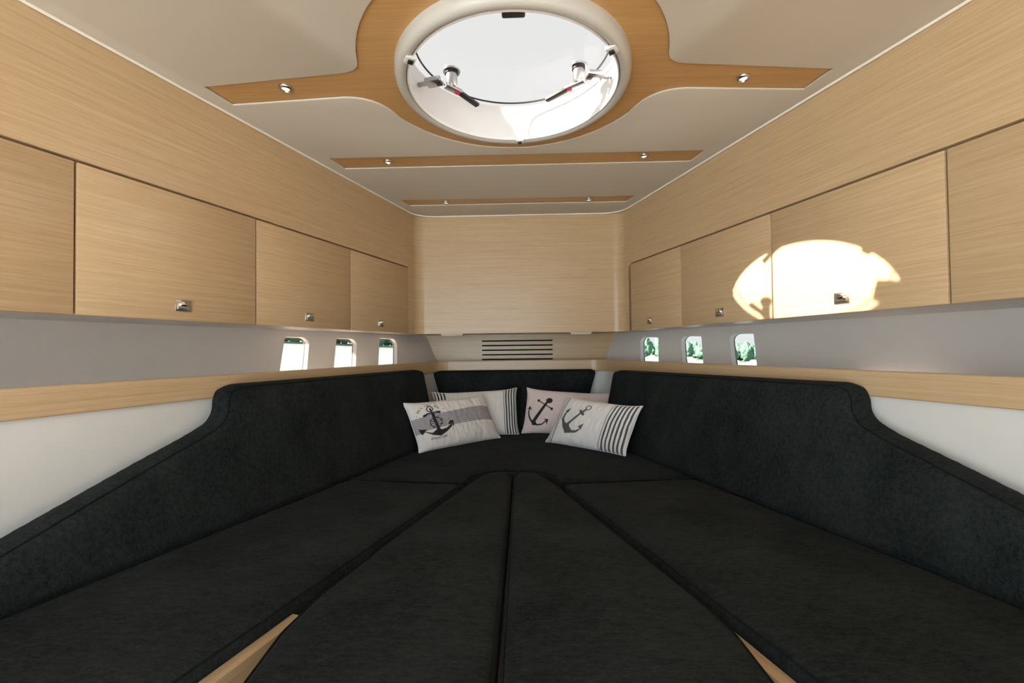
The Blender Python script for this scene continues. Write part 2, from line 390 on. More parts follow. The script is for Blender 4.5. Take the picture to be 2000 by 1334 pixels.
V, Fc = tube(pth, .0042, 8); struct(mesh('trim_1', V, Fc, LIP, smooth=60), 'thin pale strip for the headliner lip catching light along the panels', 'trim')  # headliner's edge lip as a tube, its caught light put into the paler colour

# ---------------------------------------------------------------- oak upper boards, bow panel, soffits
for sg, side, n_ in ((-1, 'left', 2), (1, 'right', 3)):
    V, Fc, G = wallbox(sg, -1.0, 2.262, HD + .003, .80, -.02, 0, .0015)
    struct(mesh('trim_%d' % n_, V, Fc, OAK, grain=G), 'plain oak board above the %s overhead cabinets' % side, 'panel')
    pts = []
    Ys = np.linspace(-1.0, 2.72, 40)
    Vs = [wp(sg, Y, HB + .004, -.019) if Y < 2.262 else np.array([sg * (A_ - S_ * 2.262) * 1.0 + sg * .019, Y, HB + .004]) for Y in Ys] + [np.array([sg * (hx(Y, HB, sg) + .01), Y, HB + .004]) for Y in Ys]
    m_ = len(Ys); Vs = Vs + [v + np.array([0, 0, .012]) for v in Vs]
    Fc = []
    for i in range(m_ - 1):
        a, b = i, m_ + i
        Fc += [(a, a + 1, b + 1, b), tuple(x + 2 * m_ for x in (a, b, b + 1, a + 1)), (a, a + 2 * m_, a + 1 + 2 * m_, a + 1), (b, b + 1, b + 1 + 2 * m_, b + 2 * m_)]
    struct(mesh('trim_%d' % (n_ + 2), Vs, Fc, SOFFIT), 'white underside of the %s overhead cabinets' % side, 'panel')
# bow cabinet front: one bent veneer panel with rounded corners
T_ = 2.262
pin = fillet([(-(A_ - S_ * T_), T_), (-(A_ - S_ * DF), DF), ((A_ - S_ * DF), DF), ((A_ - S_ * T_), T_)], [0, .125, .125, 0], 14)
def bentpanel(name, P, z0, z1, th, mat):
    P = np.array(P); n = len(P); Tn = np.gradient(P, axis=0); Tn /= np.linalg.norm(Tn, axis=1)[:, None]; Nn = np.c_[-Tn[:, 1], Tn[:, 0]]
    ln = np.r_[0, np.cumsum(np.linalg.norm(np.diff(P, axis=0), axis=1))]
    V, G, Fc = [], [], []
    for i in range(n):
        for d, z in ((0, z0), (0, z1), (th, z1), (th, z0)):
            V.append((P[i, 0] + Nn[i, 0] * d, P[i, 1] + Nn[i, 1] * d, z)); G.append((ln[i] + 7, z, d))
    for i in range(n - 1):
        for k in range(4): Fc.append((4 * i + k, 4 * i + (k + 1) % 4, 4 * i + 4 + (k + 1) % 4, 4 * i + 4 + k))
    Fc += [(0, 1, 2, 3), tuple(4 * (n - 1) + k for k in (3, 2, 1, 0))]
    return mesh(name, V, Fc, mat, grain=G, smooth=35)
P2 = []
for i in range(len(pin) - 1):
    seg_ = 12 if np.linalg.norm(np.array(pin[i + 1]) - pin[i]) > .2 else 1
    P2 += [np.array(pin[i]) + (np.array(pin[i + 1]) - pin[i]) * k / seg_ for k in range(seg_)]
P2.append(np.array(pin[-1]))
struct(bentpanel('trim_6', P2, HB, .80, .018, OAK), 'large oak bow panel with rounded corners above the vent', 'panel')
inner = [(p[0], p[1] + .016) for p in pin]
V, Fc = slab2d([inner + [(.585, 2.73), (-.585, 2.73)]], .006); V[:, 2] += HB + .012
struct(mesh('trim_7', V, Fc, OAK, grain=V), 'oak underside of the bow cabinet above the vent panel', 'panel')
# vent panel across the bow, with five slots
zt_, zb_ = HB + .004, -.12
half_t, half_b = hx(DP, zt_, -1) + .02, hx(DP, zb_, -1) + .02
slots = []
sx0, sx1 = ony(941, 684, DP)[0], ony(1080, 684, DP)[0]
for k in range(5):
    zc = ony(1010, 665.5 + k * (701.5 - 665.5) / 4, DP)[2]; slots.append(fillet([(sx0, zc - .0042), (sx1, zc - .0042), (sx1, zc + .0042), (sx0, zc + .0042)], .0038, 4))
V, Fc = slab2d([[(-half_b, zb_), (half_b, zb_), (half_t, zt_), (-half_t, zt_)]] + slots, .007)
V = np.c_[V[:, 0], DP + .007 - V[:, 2], V[:, 1]]
vp = struct(mesh('trim_8', V, Fc, OAK, grain=np.c_[V[:, 0] + 11, V[:, 2], V[:, 1]]), 'oak bow panel with five black ventilation slots', 'panel')
V, Fc = boxvf((sx0 - .02, DP + .0145, -.09), (sx1 + .02, DP + .06, .075)); mesh('vent_shade_box', V, Fc, DARK, vp)  # solid near-black box painted for the shade behind the slots

# ---------------------------------------------------------------- fiddle rail, shelf, lower liner
struct(uband('trim_9', 0, .022, RB, RT, OAK), 'oak fiddle rail running round the berth below the portlights', 'rail')
for sg, side, n_ in ((-1, 'left', 10), (1, 'right', 11)):
    Ys = np.linspace(-1.0, 2.58, 40); Vs = [wp(sg, Y, -.105, -.02) for Y in Ys] + [np.array([sg * (hx(Y, -.105, sg) + .01), Y, -.105]) for Y in Ys]
    Vs = Vs + [v - np.array([0, 0, .012]) for v in Vs]; m_ = len(Ys); Fc = []
    for i in range(m_ - 1):
        a, b = i, m_ + i; Fc += [(a, a + 1, b + 1, b), tuple(x + 2 * m_ for x in (a, b, b + 1, a + 1)), (b, b + 1, b + 1 + 2 * m_, b + 2 * m_), (a, a + 2 * m_, a + 1 + 2 * m_, a + 1)]
    struct(mesh('trim_%d' % n_, Vs, Fc, WHITE), 'white shelf behind the rail on the %s side' % side, 'shelf')
V, Fc = boxvf((-.62, 2.582, -.117), (.62, 2.71, -.105)); struct(mesh('trim_12', V, Fc, OAK, grain=V), 'oak shelf across the bow behind the rail', 'shelf')
struct(uband('trim_13', .012, .026, -1.1, RB + .003, WHITE), 'white liner below the fiddle rail behind the backrests', 'panel')  # lower cabin wall, bent round both sides and the bow

# ---------------------------------------------------------------- overhead cabinets
YB = {-1: [-.1, .942, 1.386, 1.826, 2.262], 1: [-.1, .987, 1.4326, 1.8755, 2.285]}
LAT = {-1: [None, 1.1647, 1.6025, 2.0292], 1: [None, 1.2149, 1.6588, 2.1046]}
LBL = {(-1, 0): 'oak overhead cabinet cut off by the left edge, no latch in view', (-1, 1): 'widest oak overhead cabinet on the left with steel latch',
       (-1, 2): 'middle oak overhead cabinet on the left above the aftmost portlight', (-1, 3): 'small oak overhead cabinet on the left next to the bow panel',
       (1, 0): 'oak overhead cabinet cut off by the right edge, no latch in view', (1, 1): 'oak overhead cabinet on the right with the sun patch around its latch',
       (1, 2): 'oak overhead cabinet on the right with the forward tip of the sun patch', (1, 3): 'small oak overhead cabinet on the right next to the bow panel'}
for sg in (-1, 1):
    for i in range(4):
        y0, y1 = YB[sg][i] + .0022, YB[sg][i + 1] - (.0022 if i < 3 else .001)
        t = thing('overhead_cabinet', LBL[sg, i], 'cabinet', tuple(wp(sg, (y0 + y1) / 2, HB, -.03)), 'overhead cabinets along the hull sides')
        V, Fc, G = wallbox(sg, y0 - .0022, y1 + .0022, HB + .017, HD + .010, -.14, -.0195); mesh('carcass', V, Fc, OAK, t, grain=G)
        V, Fc, G = wallbox(sg, y0, y1, HB, HD - .003, -.0185, 0, .0022); d = mesh('door', V, Fc, OAK, t, grain=G + np.array([i * 3.7, i * .9, 0]), smooth=30)
        if LAT[sg][i]:
            Y, z = LAT[sg][i], .1295
            V, Fc, G = wallbox(sg, Y - .0205, Y + .0205, z - .0155, z + .0155, -.003, .0035, .0018); mesh('latch_plate', V, Fc, STEEL, d, smooth=30)
            V, Fc, G = wallbox(sg, Y - .0145, Y + .0125, z - .0105, z + .0115, .003, .0048, .0008); mesh('latch_recess', V, Fc, STEEL, d, smooth=30)
            V, Fc, G = wallbox(sg, Y - .012, Y + .0085, z - .002, z + .010, .004, .013, .0035); mesh('latch_knob', V, Fc, CHROME, d, smooth=40)

# ---------------------------------------------------------------- deck hatch
hz = .83
ht = thing('deck_hatch', 'round white deck hatch with two lever handles in the ceiling', 'hatch', (HCX, HCY, .70))
c = (HCX, HCY)
prof = [(.296, .744), (.3135, .744), (.3135, .724), (.312, .715), (.308, .708), (.302, .7035), (.294, .702), (.2875, .7045), (.2835, .709), (.2825, .715), (.296, .716)]
V, Fc = lathe(prof, 128, c, True); mesh('bezel', V, Fc, BEZEL, ht, smooth=50)
prof = [(.2805, .716), (.2822, .712), (.2810, .706), (.2782, .7055), (.2768, .709), (.2768, .716), (.2795, .717)]
V, Fc = lathe(prof, 128, c, True); mesh('screen_ring', V, Fc, TUBE, ht, smooth=50)
prof = [(.2835, .716), (.2775, .7165), (.278, .722), (.287, .75), (.2885, .785), (.2905, .806), (.291, .826), (.336, .826), (.336, .756), (.2993, .7425), (.2965, .716)]
V, Fc = lathe(prof, 128, c, True); mesh('coaming', V, Fc, TUBE, ht, smooth=50)
V, Fc = disk(.336, .8262, .838, c, 128); mesh('pane', V, Fc, HGLASS, ht, smooth=40)
V, Fc = lathe([(.269, .826), (.2655, .8258), (.2655, .8225), (.269, .822)], 128, c, True); mesh('seal', V, Fc, BLACK, ht, smooth=60)
# lever handles
for sg, q, (kx, ky), (rx, ry), (ex_, ey_) in ((-1, (882, 140), (860, 160), (893, 178), (933, 206)), (1, (1130, 131), (1162, 150), (1112, 172), (1067, 196))):
    P = onz(*q, .822); pc = (P[0], P[1])
    V, Fc = lathe([(.001, .8258), (.024, .8258), (.026, .8235), (.025, .820), (.001, .820)], 32, pc, True); h = mesh('handle', V, Fc, GREYM, ht, smooth=40)
    V, Fc = lathe([(.0175, .8202), (.0195, .819), (.0195, .814), (.0175, .8125)], 32, pc, True); mesh('washer', V, Fc, BLACK, h, smooth=40)
    V, Fc = lathe([(.001, .820), (.0165, .820), (.0165, .776), (.014, .773), (.001, .773)], 32, pc, True); mesh('post', V, Fc, GREYM, h, smooth=40)
    a = np.array([*pc, .772]); r = onz(rx, ry, .772); e = onz(ex_, ey_, .764); k = onz(kx, ky, .772)
    def bar(p0, p1, w0, th, mat, nm, par):
        p0, p1 = np.array(p0), np.array(p1); L = np.linalg.norm(p1 - p0); ex = (p1 - p0) / L; ey = np.cross([0, 0, 1], ex); ey /= np.linalg.norm(ey); ez = np.cross(ex, ey)
        V, Fc = boxvf((0, -w0, -th), (L, w0, th), min(w0, th) * .45); return mesh(nm, frame(V, p0, ex, ey, ez), Fc, mat, par, smooth=40)
    tocam = (r - a) / np.linalg.norm(r - a)
    bar(a - tocam * .02, r + tocam * .012, .012, .0045, GREYM, 'lever_root', h)
    bar(r + tocam * .004, e, .0085, .0045, BLACK, 'lever', h)
    V, Fc = lathe([(.0005, .768), (.0055, .768), (.0075, .7665), (.0075, .765), (.0005, .764)], 20, (r[0], r[1]), True); mesh('red_button', V, Fc, RED, h, smooth=40)
    # keeper clamped to the coaming
    out = np.array([k[0] - HCX, k[1] - HCY, 0]); out /= np.linalg.norm(out)
    k0 = np.array([HCX, HCY, .776]) + out * .262; k1 = np.array([HCX, HCY, .776]) + out * .214; bar(k0 + out * .035, k0 - out * .01, .007, .004, GREYM, 'keeper_arm', h)
    bar(k0, k1, .017, .007, GREYM, 'keeper', h); bar(k0 * .35 + k1 * .65 - [0, 0, .006], k1 - [0, 0, .006], .010, .004, BLACK, 'keeper_pad', h)
# screen clips and hinge block
for (x, y) in ((-.2458, 1.0329), (.2390, 1.0186), (.0166, 1.4520)):
    u = np.array([x - HCX, y - HCY, 0]); u /= np.linalg.norm(u); ey = np.cross([0, 0, 1], u)
    V, Fc = boxvf((.272, -.014, -.0045), (.297, .014, .0045), .0025); cl = mesh('screen_clip', frame(V, (HCX, HCY, .703), u, ey, (0, 0, 1)), Fc, TUBE, ht, smooth=40)
    V, Fc = boxvf((.277, -.006, -.003), (.290, .007, .003), .0015); mesh('clip_spring', frame(V, (HCX, HCY, .6975), u, ey, (0, 0, 1)), Fc, BLACK, cl, smooth=40)
yb = .962; xa, xb, zb = ony(980, 37, yb)[0], ony(1026, 37, yb)[0], ony(1003, 37, yb)[2]
V, Fc = boxvf((xa, HCY - .287, zb), (xb, yb, zb + .026), .004); mesh('hinge_bracket', V, Fc, BLACK, ht, smooth=40)
# faded maker's sticker inside the coaming
def arcpatch(t0, t1, z0, z1, r):
    T = np.linspace(t0, t1, 10); V = [(HCX + r * math.cos(t), HCY + r * math.sin(t), z) for z in (z0, z1) for t in T]; return V, [(i, i + 1, 11 + i, 10 + i) for i in range(9)]
STK = plain('sticker_print', (.55, .43, .44), .6)
for z, hw in ((.8085, .05), (.8045, .085), (.8005, .085)):
    V, Fc = arcpatch(math.pi / 2 - hw - .01, math.pi / 2 + hw - .01, z - .0011, z + .0011, .2885 + (z - .785) * .095 - .0008); mesh('sticker_line', V, Fc, STK, ht)

# ---------------------------------------------------------------- downlights
DL = [((558, 173), 'chrome downlight in the left arm of the hatch surround'), ((1452, 153), 'chrome downlight in the right arm of the hatch surround'),
      ((758, 317), 'left downlight in the middle oak ceiling strip'), ((1258, 305), 'right downlight in the middle oak ceiling strip'),
      ((871, 396), 'left downlight in the foremost oak ceiling strip'), ((1150, 390), 'right downlight in the foremost oak ceiling strip')]
for (px, py), lb in DL:
    p = onz(px, py, .733); t = thing('recessed_downlight', lb, 'downlight', (p[0], p[1], .729), 'recessed ceiling downlights'); cc = (p[0], p[1])
    V, Fc = lathe([(.0095, .7361), (.0185, .7361), (.0185, .7335), (.016, .730), (.0125, .729), (.0105, .7315)], 32, cc, True); mesh('bezel', V, Fc, STEEL, t, smooth=50)
    V, Fc = lathe([(.0005, .7360), (.0102, .7360), (.0102, .733), (.008, .7315), (.0005, .7307)], 32, cc, True); mesh('lens', V, Fc, LENS, t, smooth=50)
# slim lights under the bow cabinet
for (x0, x1), lb in (((862, 905), 'slim cream light under the left of the bow cabinet'), ((1113, 1155), 'slim cream light under the right of the bow cabinet')):
    a, b = onz(x0, 653, .081), onz(x1, 653, .081); Y = 2.455; xa, xb = a[0] * Y / a[1], b[0] * Y / b[1]
    t = thing('under_cabinet_light', lb, 'lamp', ((xa + xb) / 2, Y, .078), 'slim lights under the bow cabinet')
    V, Fc = boxvf((xa, Y - .028, .083), (xb, Y + .028, HB + .0055), .003); mesh('housing', V, Fc, CREAM, t, smooth=40)
    V, Fc = boxvf((xa + .006, Y - .020, .0795), (xb - .006, Y + .020, .0835), .0015); mesh('diffuser', V, Fc, CREAM, t, smooth=40)

# ---------------------------------------------------------------- berth bases
XC = -.027; ZS = -.47
wseat = lambda Y: .170 + .310 * (1.54 - Y)
joint = lambda Y: 1.152 - .342 * Y
for sg, side in ((-1, 'left'), (1, 'right')):
    t = thing('berth_base', 'oak berth base under the %s seat cushion' % side, 'berth', (XC + sg * .6, .6, -1.10))
    L = [(XC + sg * (wseat(-.1) + .004), -.1), (XC + sg * (wseat(.90) + .004), .90), (XC + sg * (wseat(1.5) + .01), 1.5), (sg * .2, 2.5), (sg * .48, 2.5), (sg * 1.02, .60), (sg * 1.20, -.1)]
    V, Fc = slab2d([L], .27); V[:, 2] += -.83; mesh('plinth', V, Fc, WHITE, t)
    # oak front edge standing a little proud of the cushion's foot
    y0, y1 = -.1, .82; p0 = np.array([XC + sg * (wseat(y0) + .001), y0, 0]); p1 = np.array([XC + sg * (wseat(y1) + .001), y1, 0]); Lh = np.linalg.norm(p1 - p0); ex = (p1 - p0) / Lh; ey = np.array([0, 0, 1.]); ez = np.cross(ex, ey) * (1 if sg < 0 else -1)
    V, Fc = boxvf((0, -1.10, 0), (Lh, -.494, .025), .002); mesh('front_board', frame(V, p0, ex, ey, ez), Fc, OAK, t, grain=V + np.array([sg * 4, 0, 0]), smooth=30)
V, Fc = boxvf((XC - .30, .45, -.585), (XC + .30, 1.66, -.565)); V[:, 0] = XC + (V[:, 0] - XC) * np.where(V[:, 1] > 1, .28, 1.25)
tag(mesh('filler_board', V, Fc, OAK, grain=V[:, [1, 0, 2]]), 'oak infill board carrying the two middle cushions', 'board')

# ---------------------------------------------------------------- cushions
def pdist(P, L):
    L = np.array(L); D = np.full(len(P), 9.)
    for a, b in zip(L, np.roll(L, -1, 0)):
        e = b - a; t = np.clip(((P - a) @ e) / (e @ e + 1e-12), 0, 1); D = np.minimum(D, np.linalg.norm(P - a - t[:, None] * e, axis=1))
    return D
def cushion(name, label, L, thick, rad, mapf, puff=.006, voxel=.012, dimples=(), wr=.0016, seed=0, pipe=True):
    V, Fc = slab2d([L], thick / 2, rad, 3, voxel)
    D = pdist(V[:, :2], L); top = np.clip(V[:, 2] / (thick / 2), 0, 1)
    V[:, 2] += top * puff * (1 - np.exp(-D / .06))
    nz = np.array([noise.noise((x * 5 + seed, y * 9, .3)) + .6 * noise.noise((x * 14 + seed, y * 22, 1.7)) for x, y, _ in V])
    V[:, 2] += top * wr * nz * np.clip(D / .05, 0, 1)
    for dx, dy, dep, rr in dimples:
        q = ((V[:, 0] - dx) ** 2 + (V[:, 1] - dy) ** 2) / rr ** 2; V[:, 2] -= top * dep * np.exp(-q)
    W = mapf(V); c0 = [W[:, 0].mean(), W[:, 1].mean(), W[:, 2].min()]
    t = thing(name, label, 'cushion', c0, 'charcoal berth cushions')
    mesh('cover', W, Fc, CHAR, t, smooth=60)
    if pipe:
        Li = np.array(L); nL = []
        # resample evenly, then run a thin welt just inside the rounded edge
        for a, b in zip(Li, np.roll(Li, -1, 0)):
            k = max(1, int(np.linalg.norm(b - a) / .03)); nL += [a + (b - a) * i / k for i in range(k)]
        nL = np.array(nL); cpt = nL.mean(0); Tn = np.roll(nL, -1, 0) - np.roll(nL, 1, 0); Tn /= np.linalg.norm(Tn, axis=1)[:, None] + 1e-9; Nn = np.c_[-Tn[:, 1], Tn[:, 0]]
        area = np.sum(nL[:, 0] * np.roll(nL[:, 1], -1) - np.roll(nL[:, 0], -1) * nL[:, 1]); Nn *= 1 if area > 0 else -1
        q = nL + Nn * rad * .30; pz = np.full(len(q), thick / 2 - rad * .29)
        V2, F2 = tube(mapf(np.c_[q, pz]), .0022, 6, True); mesh('piping', V2, F2, CHARP, t, smooth=60)
    return t
def flat(thick, dz=0): return lambda V: np.c_[V[:, 0], V[:, 1], V[:, 2] - thick / 2 + ZS + dz]
TS = .085
for sg, side in ((-1, 'left'), (1, 'right')):
    e = lambda Y: XC + sg * (wseat(Y) + .004)
    L = fillet([(e(-.1), -.1), (e(1.538), 1.538), (sg * .66, 1.588), (sg * (joint(1.58) + .03), 1.585), (sg * (joint(-.1) + .06), -.1)], [.03, .03, .0, .03, .03], 5)
    cushion('seat_cushion', 'charcoal seat cushion along the %s hull side' % side, L, TS, .022, flat(TS), .006, .012,
            [(sg * (.62 if sg > 0 else .66), 1.05, .004, .05)], .0026, 3 * sg)
half = [(XC + .0045, 1.705), (XC + .085, 1.700), (XC + .145, 1.640), (XC + wseat(1.548) + .003, 1.552)]
L = [(XC + wseat(1.552) + .004, 1.548), (.66, 1.594), (joint(1.60) + .03, 1.60), (.44, 2.30), (.46, 2.55), (-.46, 2.55), (-.44, 2.30), (-joint(1.60) - .03, 1.60), (-.66, 1.594), (XC - wseat(1.552) - .004, 1.548),
     (XC - .155, 1.64), (XC - .10, 1.69), (XC - .03, 1.708), (XC + .03, 1.708), (XC + .10, 1.69), (XC + .155, 1.64)]
L = fillet(L, [.012, 0, .02, .05, .03, .03, .05, .02, 0, .012, .02, .04, .03, .03, .04, .02], 4)
cushion('bow_seat_cushion', 'charcoal bow cushion under the four printed pillows', L, TS, .02, flat(TS), .006, .012, [(-.30, 1.74, .006, .03), (.285, 1.735, .006, .03)], .002, 11)
# the two infill cushions of the vee
lwf = lambda sg: (lambda Y: wseat(Y) - (.014 if Y > 1.0 or sg > 0 else .014 + (1.0 - Y) * .09))
def fillerL(sg):
    lw = lwf(sg); ys = .84 if sg < 0 else .81
    gi = (lambda Y: .0) if sg < 0 else (lambda Y: .002 + .004 * (1.6 - Y))
    pts = [(XC + sg * gi(.45), .45), (XC + sg * gi(1.6), 1.62), (XC + sg * gi(1.6) + sg * .012, 1.672), (XC + sg * .055, 1.690), (XC + sg * .105, 1.665), (XC + sg * lw(1.56), 1.56), (XC + sg * lw(1.1), 1.1), (XC + sg * lw(ys), ys),
           (XC + sg * (.372 if sg < 0 else .398), .735), (XC + sg * (.364 if sg < 0 else .400), .62), (XC + sg * .36, .45)]
    return fillet(pts, [.03, .03, .02, .03, .04, .06, .1, .1, .1, .1, .03], 5)
for sg, side in ((-1, 'left'), (1, 'right')):
    cushion('infill_cushion', '%s of the two long charcoal infill cushions in the middle of the berth' % side, fillerL(sg), TS, .020, flat(TS, .001), .005, .010,
            [(XC + sg * .15, 1.12, .003, .02)], .002, 20 + sg)
# side backrests: outline in (Y, z) on a leaning front plane
def backmap(sg, thick):
    p0 = np.array([sg * joint(.8), .8, ZS]); p1 = np.array([sg * joint(2.), 2., ZS]); p2 = np.array([sg * (A_ - S_ * 1.5 - .09 * NW), 1.5, -.105])
    n = np.cross(p1 - p0, p2 - p0); n /= np.linalg.norm(n); n *= -sg * np.sign(n[0])
    nh = np.array([n[0], n[1], 0]) / math.hypot(n[0], n[1])
    def f(V):
        Y, z, w = V[:, 0], V[:, 1], V[:, 2]
        x = p0[0] - ((Y - p0[1]) * n[1] + (z - p0[2]) * n[2]) / n[0]
        return np.c_[x, Y, z] + (w - thick / 2 - .006)[:, None] * nh
    return f
BR = {-1: [(2.20, -.097), (1.262, -.093), (1.222, -.105), (1.206, -.135), (1.200, -.165), (1.178, -.193), (1.118, -.219), (1.005, -.260), (.885, -.306), (.752, -.357), (.45, -.425), (.41, -.476), (2.195, -.476)],
      1: [(2.235, -.112), (1.165, -.098), (1.132, -.108), (1.116, -.138), (1.110, -.165), (1.092, -.188), (1.045, -.211), (.975, -.236), (.895, -.265), (.803, -.299), (.46, -.425), (.42, -.476), (2.225, -.476)]}
for sg, side in ((-1, 'left'), (1, 'right')):
    r_ = [.03, .03, .02, .02, .02, .03, .05, .0, .0, .0, .03, .02, .02]
    L = fillet(BR[sg], r_, 6)
    th = .088
    db = [(1.43, -.27, .006, .028)] if sg < 0 else [(1.42, -.26, .005, .028)]
    db += [(1.93, -.27, .005, .028)]
    cushion('backrest_cushion', 'long charcoal backrest cushion with a stepped end along the %s side' % side, L, th, .030, backmap(sg, th), .004, .011, db, .0012, 40 + sg, pipe=True)
def bowmap(V):
    k = (V[:, 1] - ZS) / .37
    return np.c_[V[:, 0], 2.485 + .045 * k - (V[:, 2] - .04), V[:, 1]]
xl, xr = ony(840, 728, 2.49)[0], ony(1169, 729, 2.49)[0]
xl2, xr2 = ony(851, 766, 2.48)[0], ony(1155, 773, 2.48)[0]
gl = (xl2 - xl) / (766 - 728) ; 
zt = ony(1000, 725.5, 2.50)[2] + .006
L = fillet([(xl, zt), (xr, zt), (xr - .105, -.465), (xl + .105, -.465)], .02, 6)
cushion('backrest_cushion', 'short charcoal backrest cushion across the bow behind the pillows', L, .08, .022, bowmap, .004, .011, [], .001, 60)

# ---------------------------------------------------------------- printed pillows
GL = {'A': [(0, 1, .5, 0), (.5, 0, 1, 1), (.2, .6, .8, .6)], 'D': [(0, 0, 0, 1), (0, 0, .6, 0), (.6, 0, 1, .4), (1, .4, 1, .6), (1, .6, .6, 1), (.6, 1, 0, 1)], 'E': [(0, 0, 0, 1), (0, 0, .9, 0), (0, .5, .8, .5), (0, 1, .9, 1)],
      'G': [(1, .1, .3, 0), (.3, 0, 0, .4), (0, .4, .2, 1), (.2, 1, 1, .9), (1, .9, 1, .55), (1, .55, .6, .55)], 'H': [(0, 0, 0, 1), (1, 0, 1, 1), (0, .5, 1, .5)], 'I': [(.5, 0, .5, 1)], 'L': [(0, 0, 0, 1), (0, 1, .9, 1)],
      'N': [(0, 1, 0, 0), (0, 0, 1, 1), (1, 1, 1, 0)], 'R': [(0, 1, 0, 0), (0, 0, .9, .1), (.9, .1, .9, .4), (.9, .4, 0, .5), (.4, .5, 1, 1)], 'S': [(1, .05, .2, 0), (.2, 0, 0, .3), (0, .3, 1, .65), (1, .65, .8, 1), (.8, 1, 0, .95)],
      'T': [(0, 0, 1, 0), (.5, 0, .5, 1)], 'U': [(0, 0, 0, .8), (0, .8, .4, 1), (.4, 1, 1, .8), (1, .8, 1, 0)], 'V': [(0, 0, .5, 1), (.5, 1, 1, 0)]}
class Ink:
    """flat print drawn on a pillow front; coordinates are the print's own plane"""
    def __init__(s, P, base): s.P = P; s.col = np.tile(np.array(base, float), (len(P), 1))
    def put(s, cov, c): s.col = s.col * (1 - cov[:, None]) + np.array(c) * cov[:, None]
    def cov(s, d, aa=.55): return np.clip(.5 - d / aa, 0, 1)
    def seg(s, pts, w0, c, w1=None):
        w1 = w0 if w1 is None else w1; D = np.full(len(s.P), 99.); n = len(pts) - 1
        for i in range(n):
            a, b = np.array(pts[i], float), np.array(pts[i + 1], float); e = b - a; t = np.clip(((s.P - a) @ e) / (e @ e + 1e-9), 0, 1)
            D = np.minimum(D, np.linalg.norm(s.P - a - t[:, None] * e, axis=1) - (w0 + (w1 - w0) * (i + t) / n) / 2)
        s.put(s.cov(D), c)
    def poly(s, pts, c):
        L = np.array(pts, float); ins = np.zeros(len(s.P), bool)
        for a, b in zip(L, np.roll(L, -1, 0)):
            k = (a[1] > s.P[:, 1]) != (b[1] > s.P[:, 1]); xx = a[0] + (s.P[:, 1] - a[1]) * (b[0] - a[0]) / (b[1] - a[1] + 1e-9); ins ^= k & (s.P[:, 0] < xx)
        D = pdist(s.P, L); s.put(s.cov(np.where(ins, -D, D)), c); return ins
    def circ(s, ctr, r, w, c, ry=None):
        e = (s.P - np.array(ctr)) / np.array([1, (ry or r) / r]); d = np.linalg.norm(e, axis=1)
        s.put(s.cov(np.abs(d - r) - w / 2 if w else d - r), c)
    def text(s, txt, place, hgt, wid, wd, c):
        for i, ch in enumerate(txt):
            if ch == ' ': continue
            o, ux = place(i); ux = np.array(ux) / np.linalg.norm(ux); uy = np.array([-ux[1], ux[0]])
            for x0, y0, x1, y1 in GL[ch]:
                s.seg([np.array(o) + ux * (x0 - .5) * wid + uy * (y0 - .5) * hgt, np.array(o) + ux * (x1 - .5) * wid + uy * (y1 - .5) * hgt], wd, c)
INK = (.028, .026, .034)
c1 = lambda x, y: (780 + x / 8.333, 740 + y / 8.333)
c2 = lambda x, y: (1010 + x / 7.692, 740 + y / 7.692)
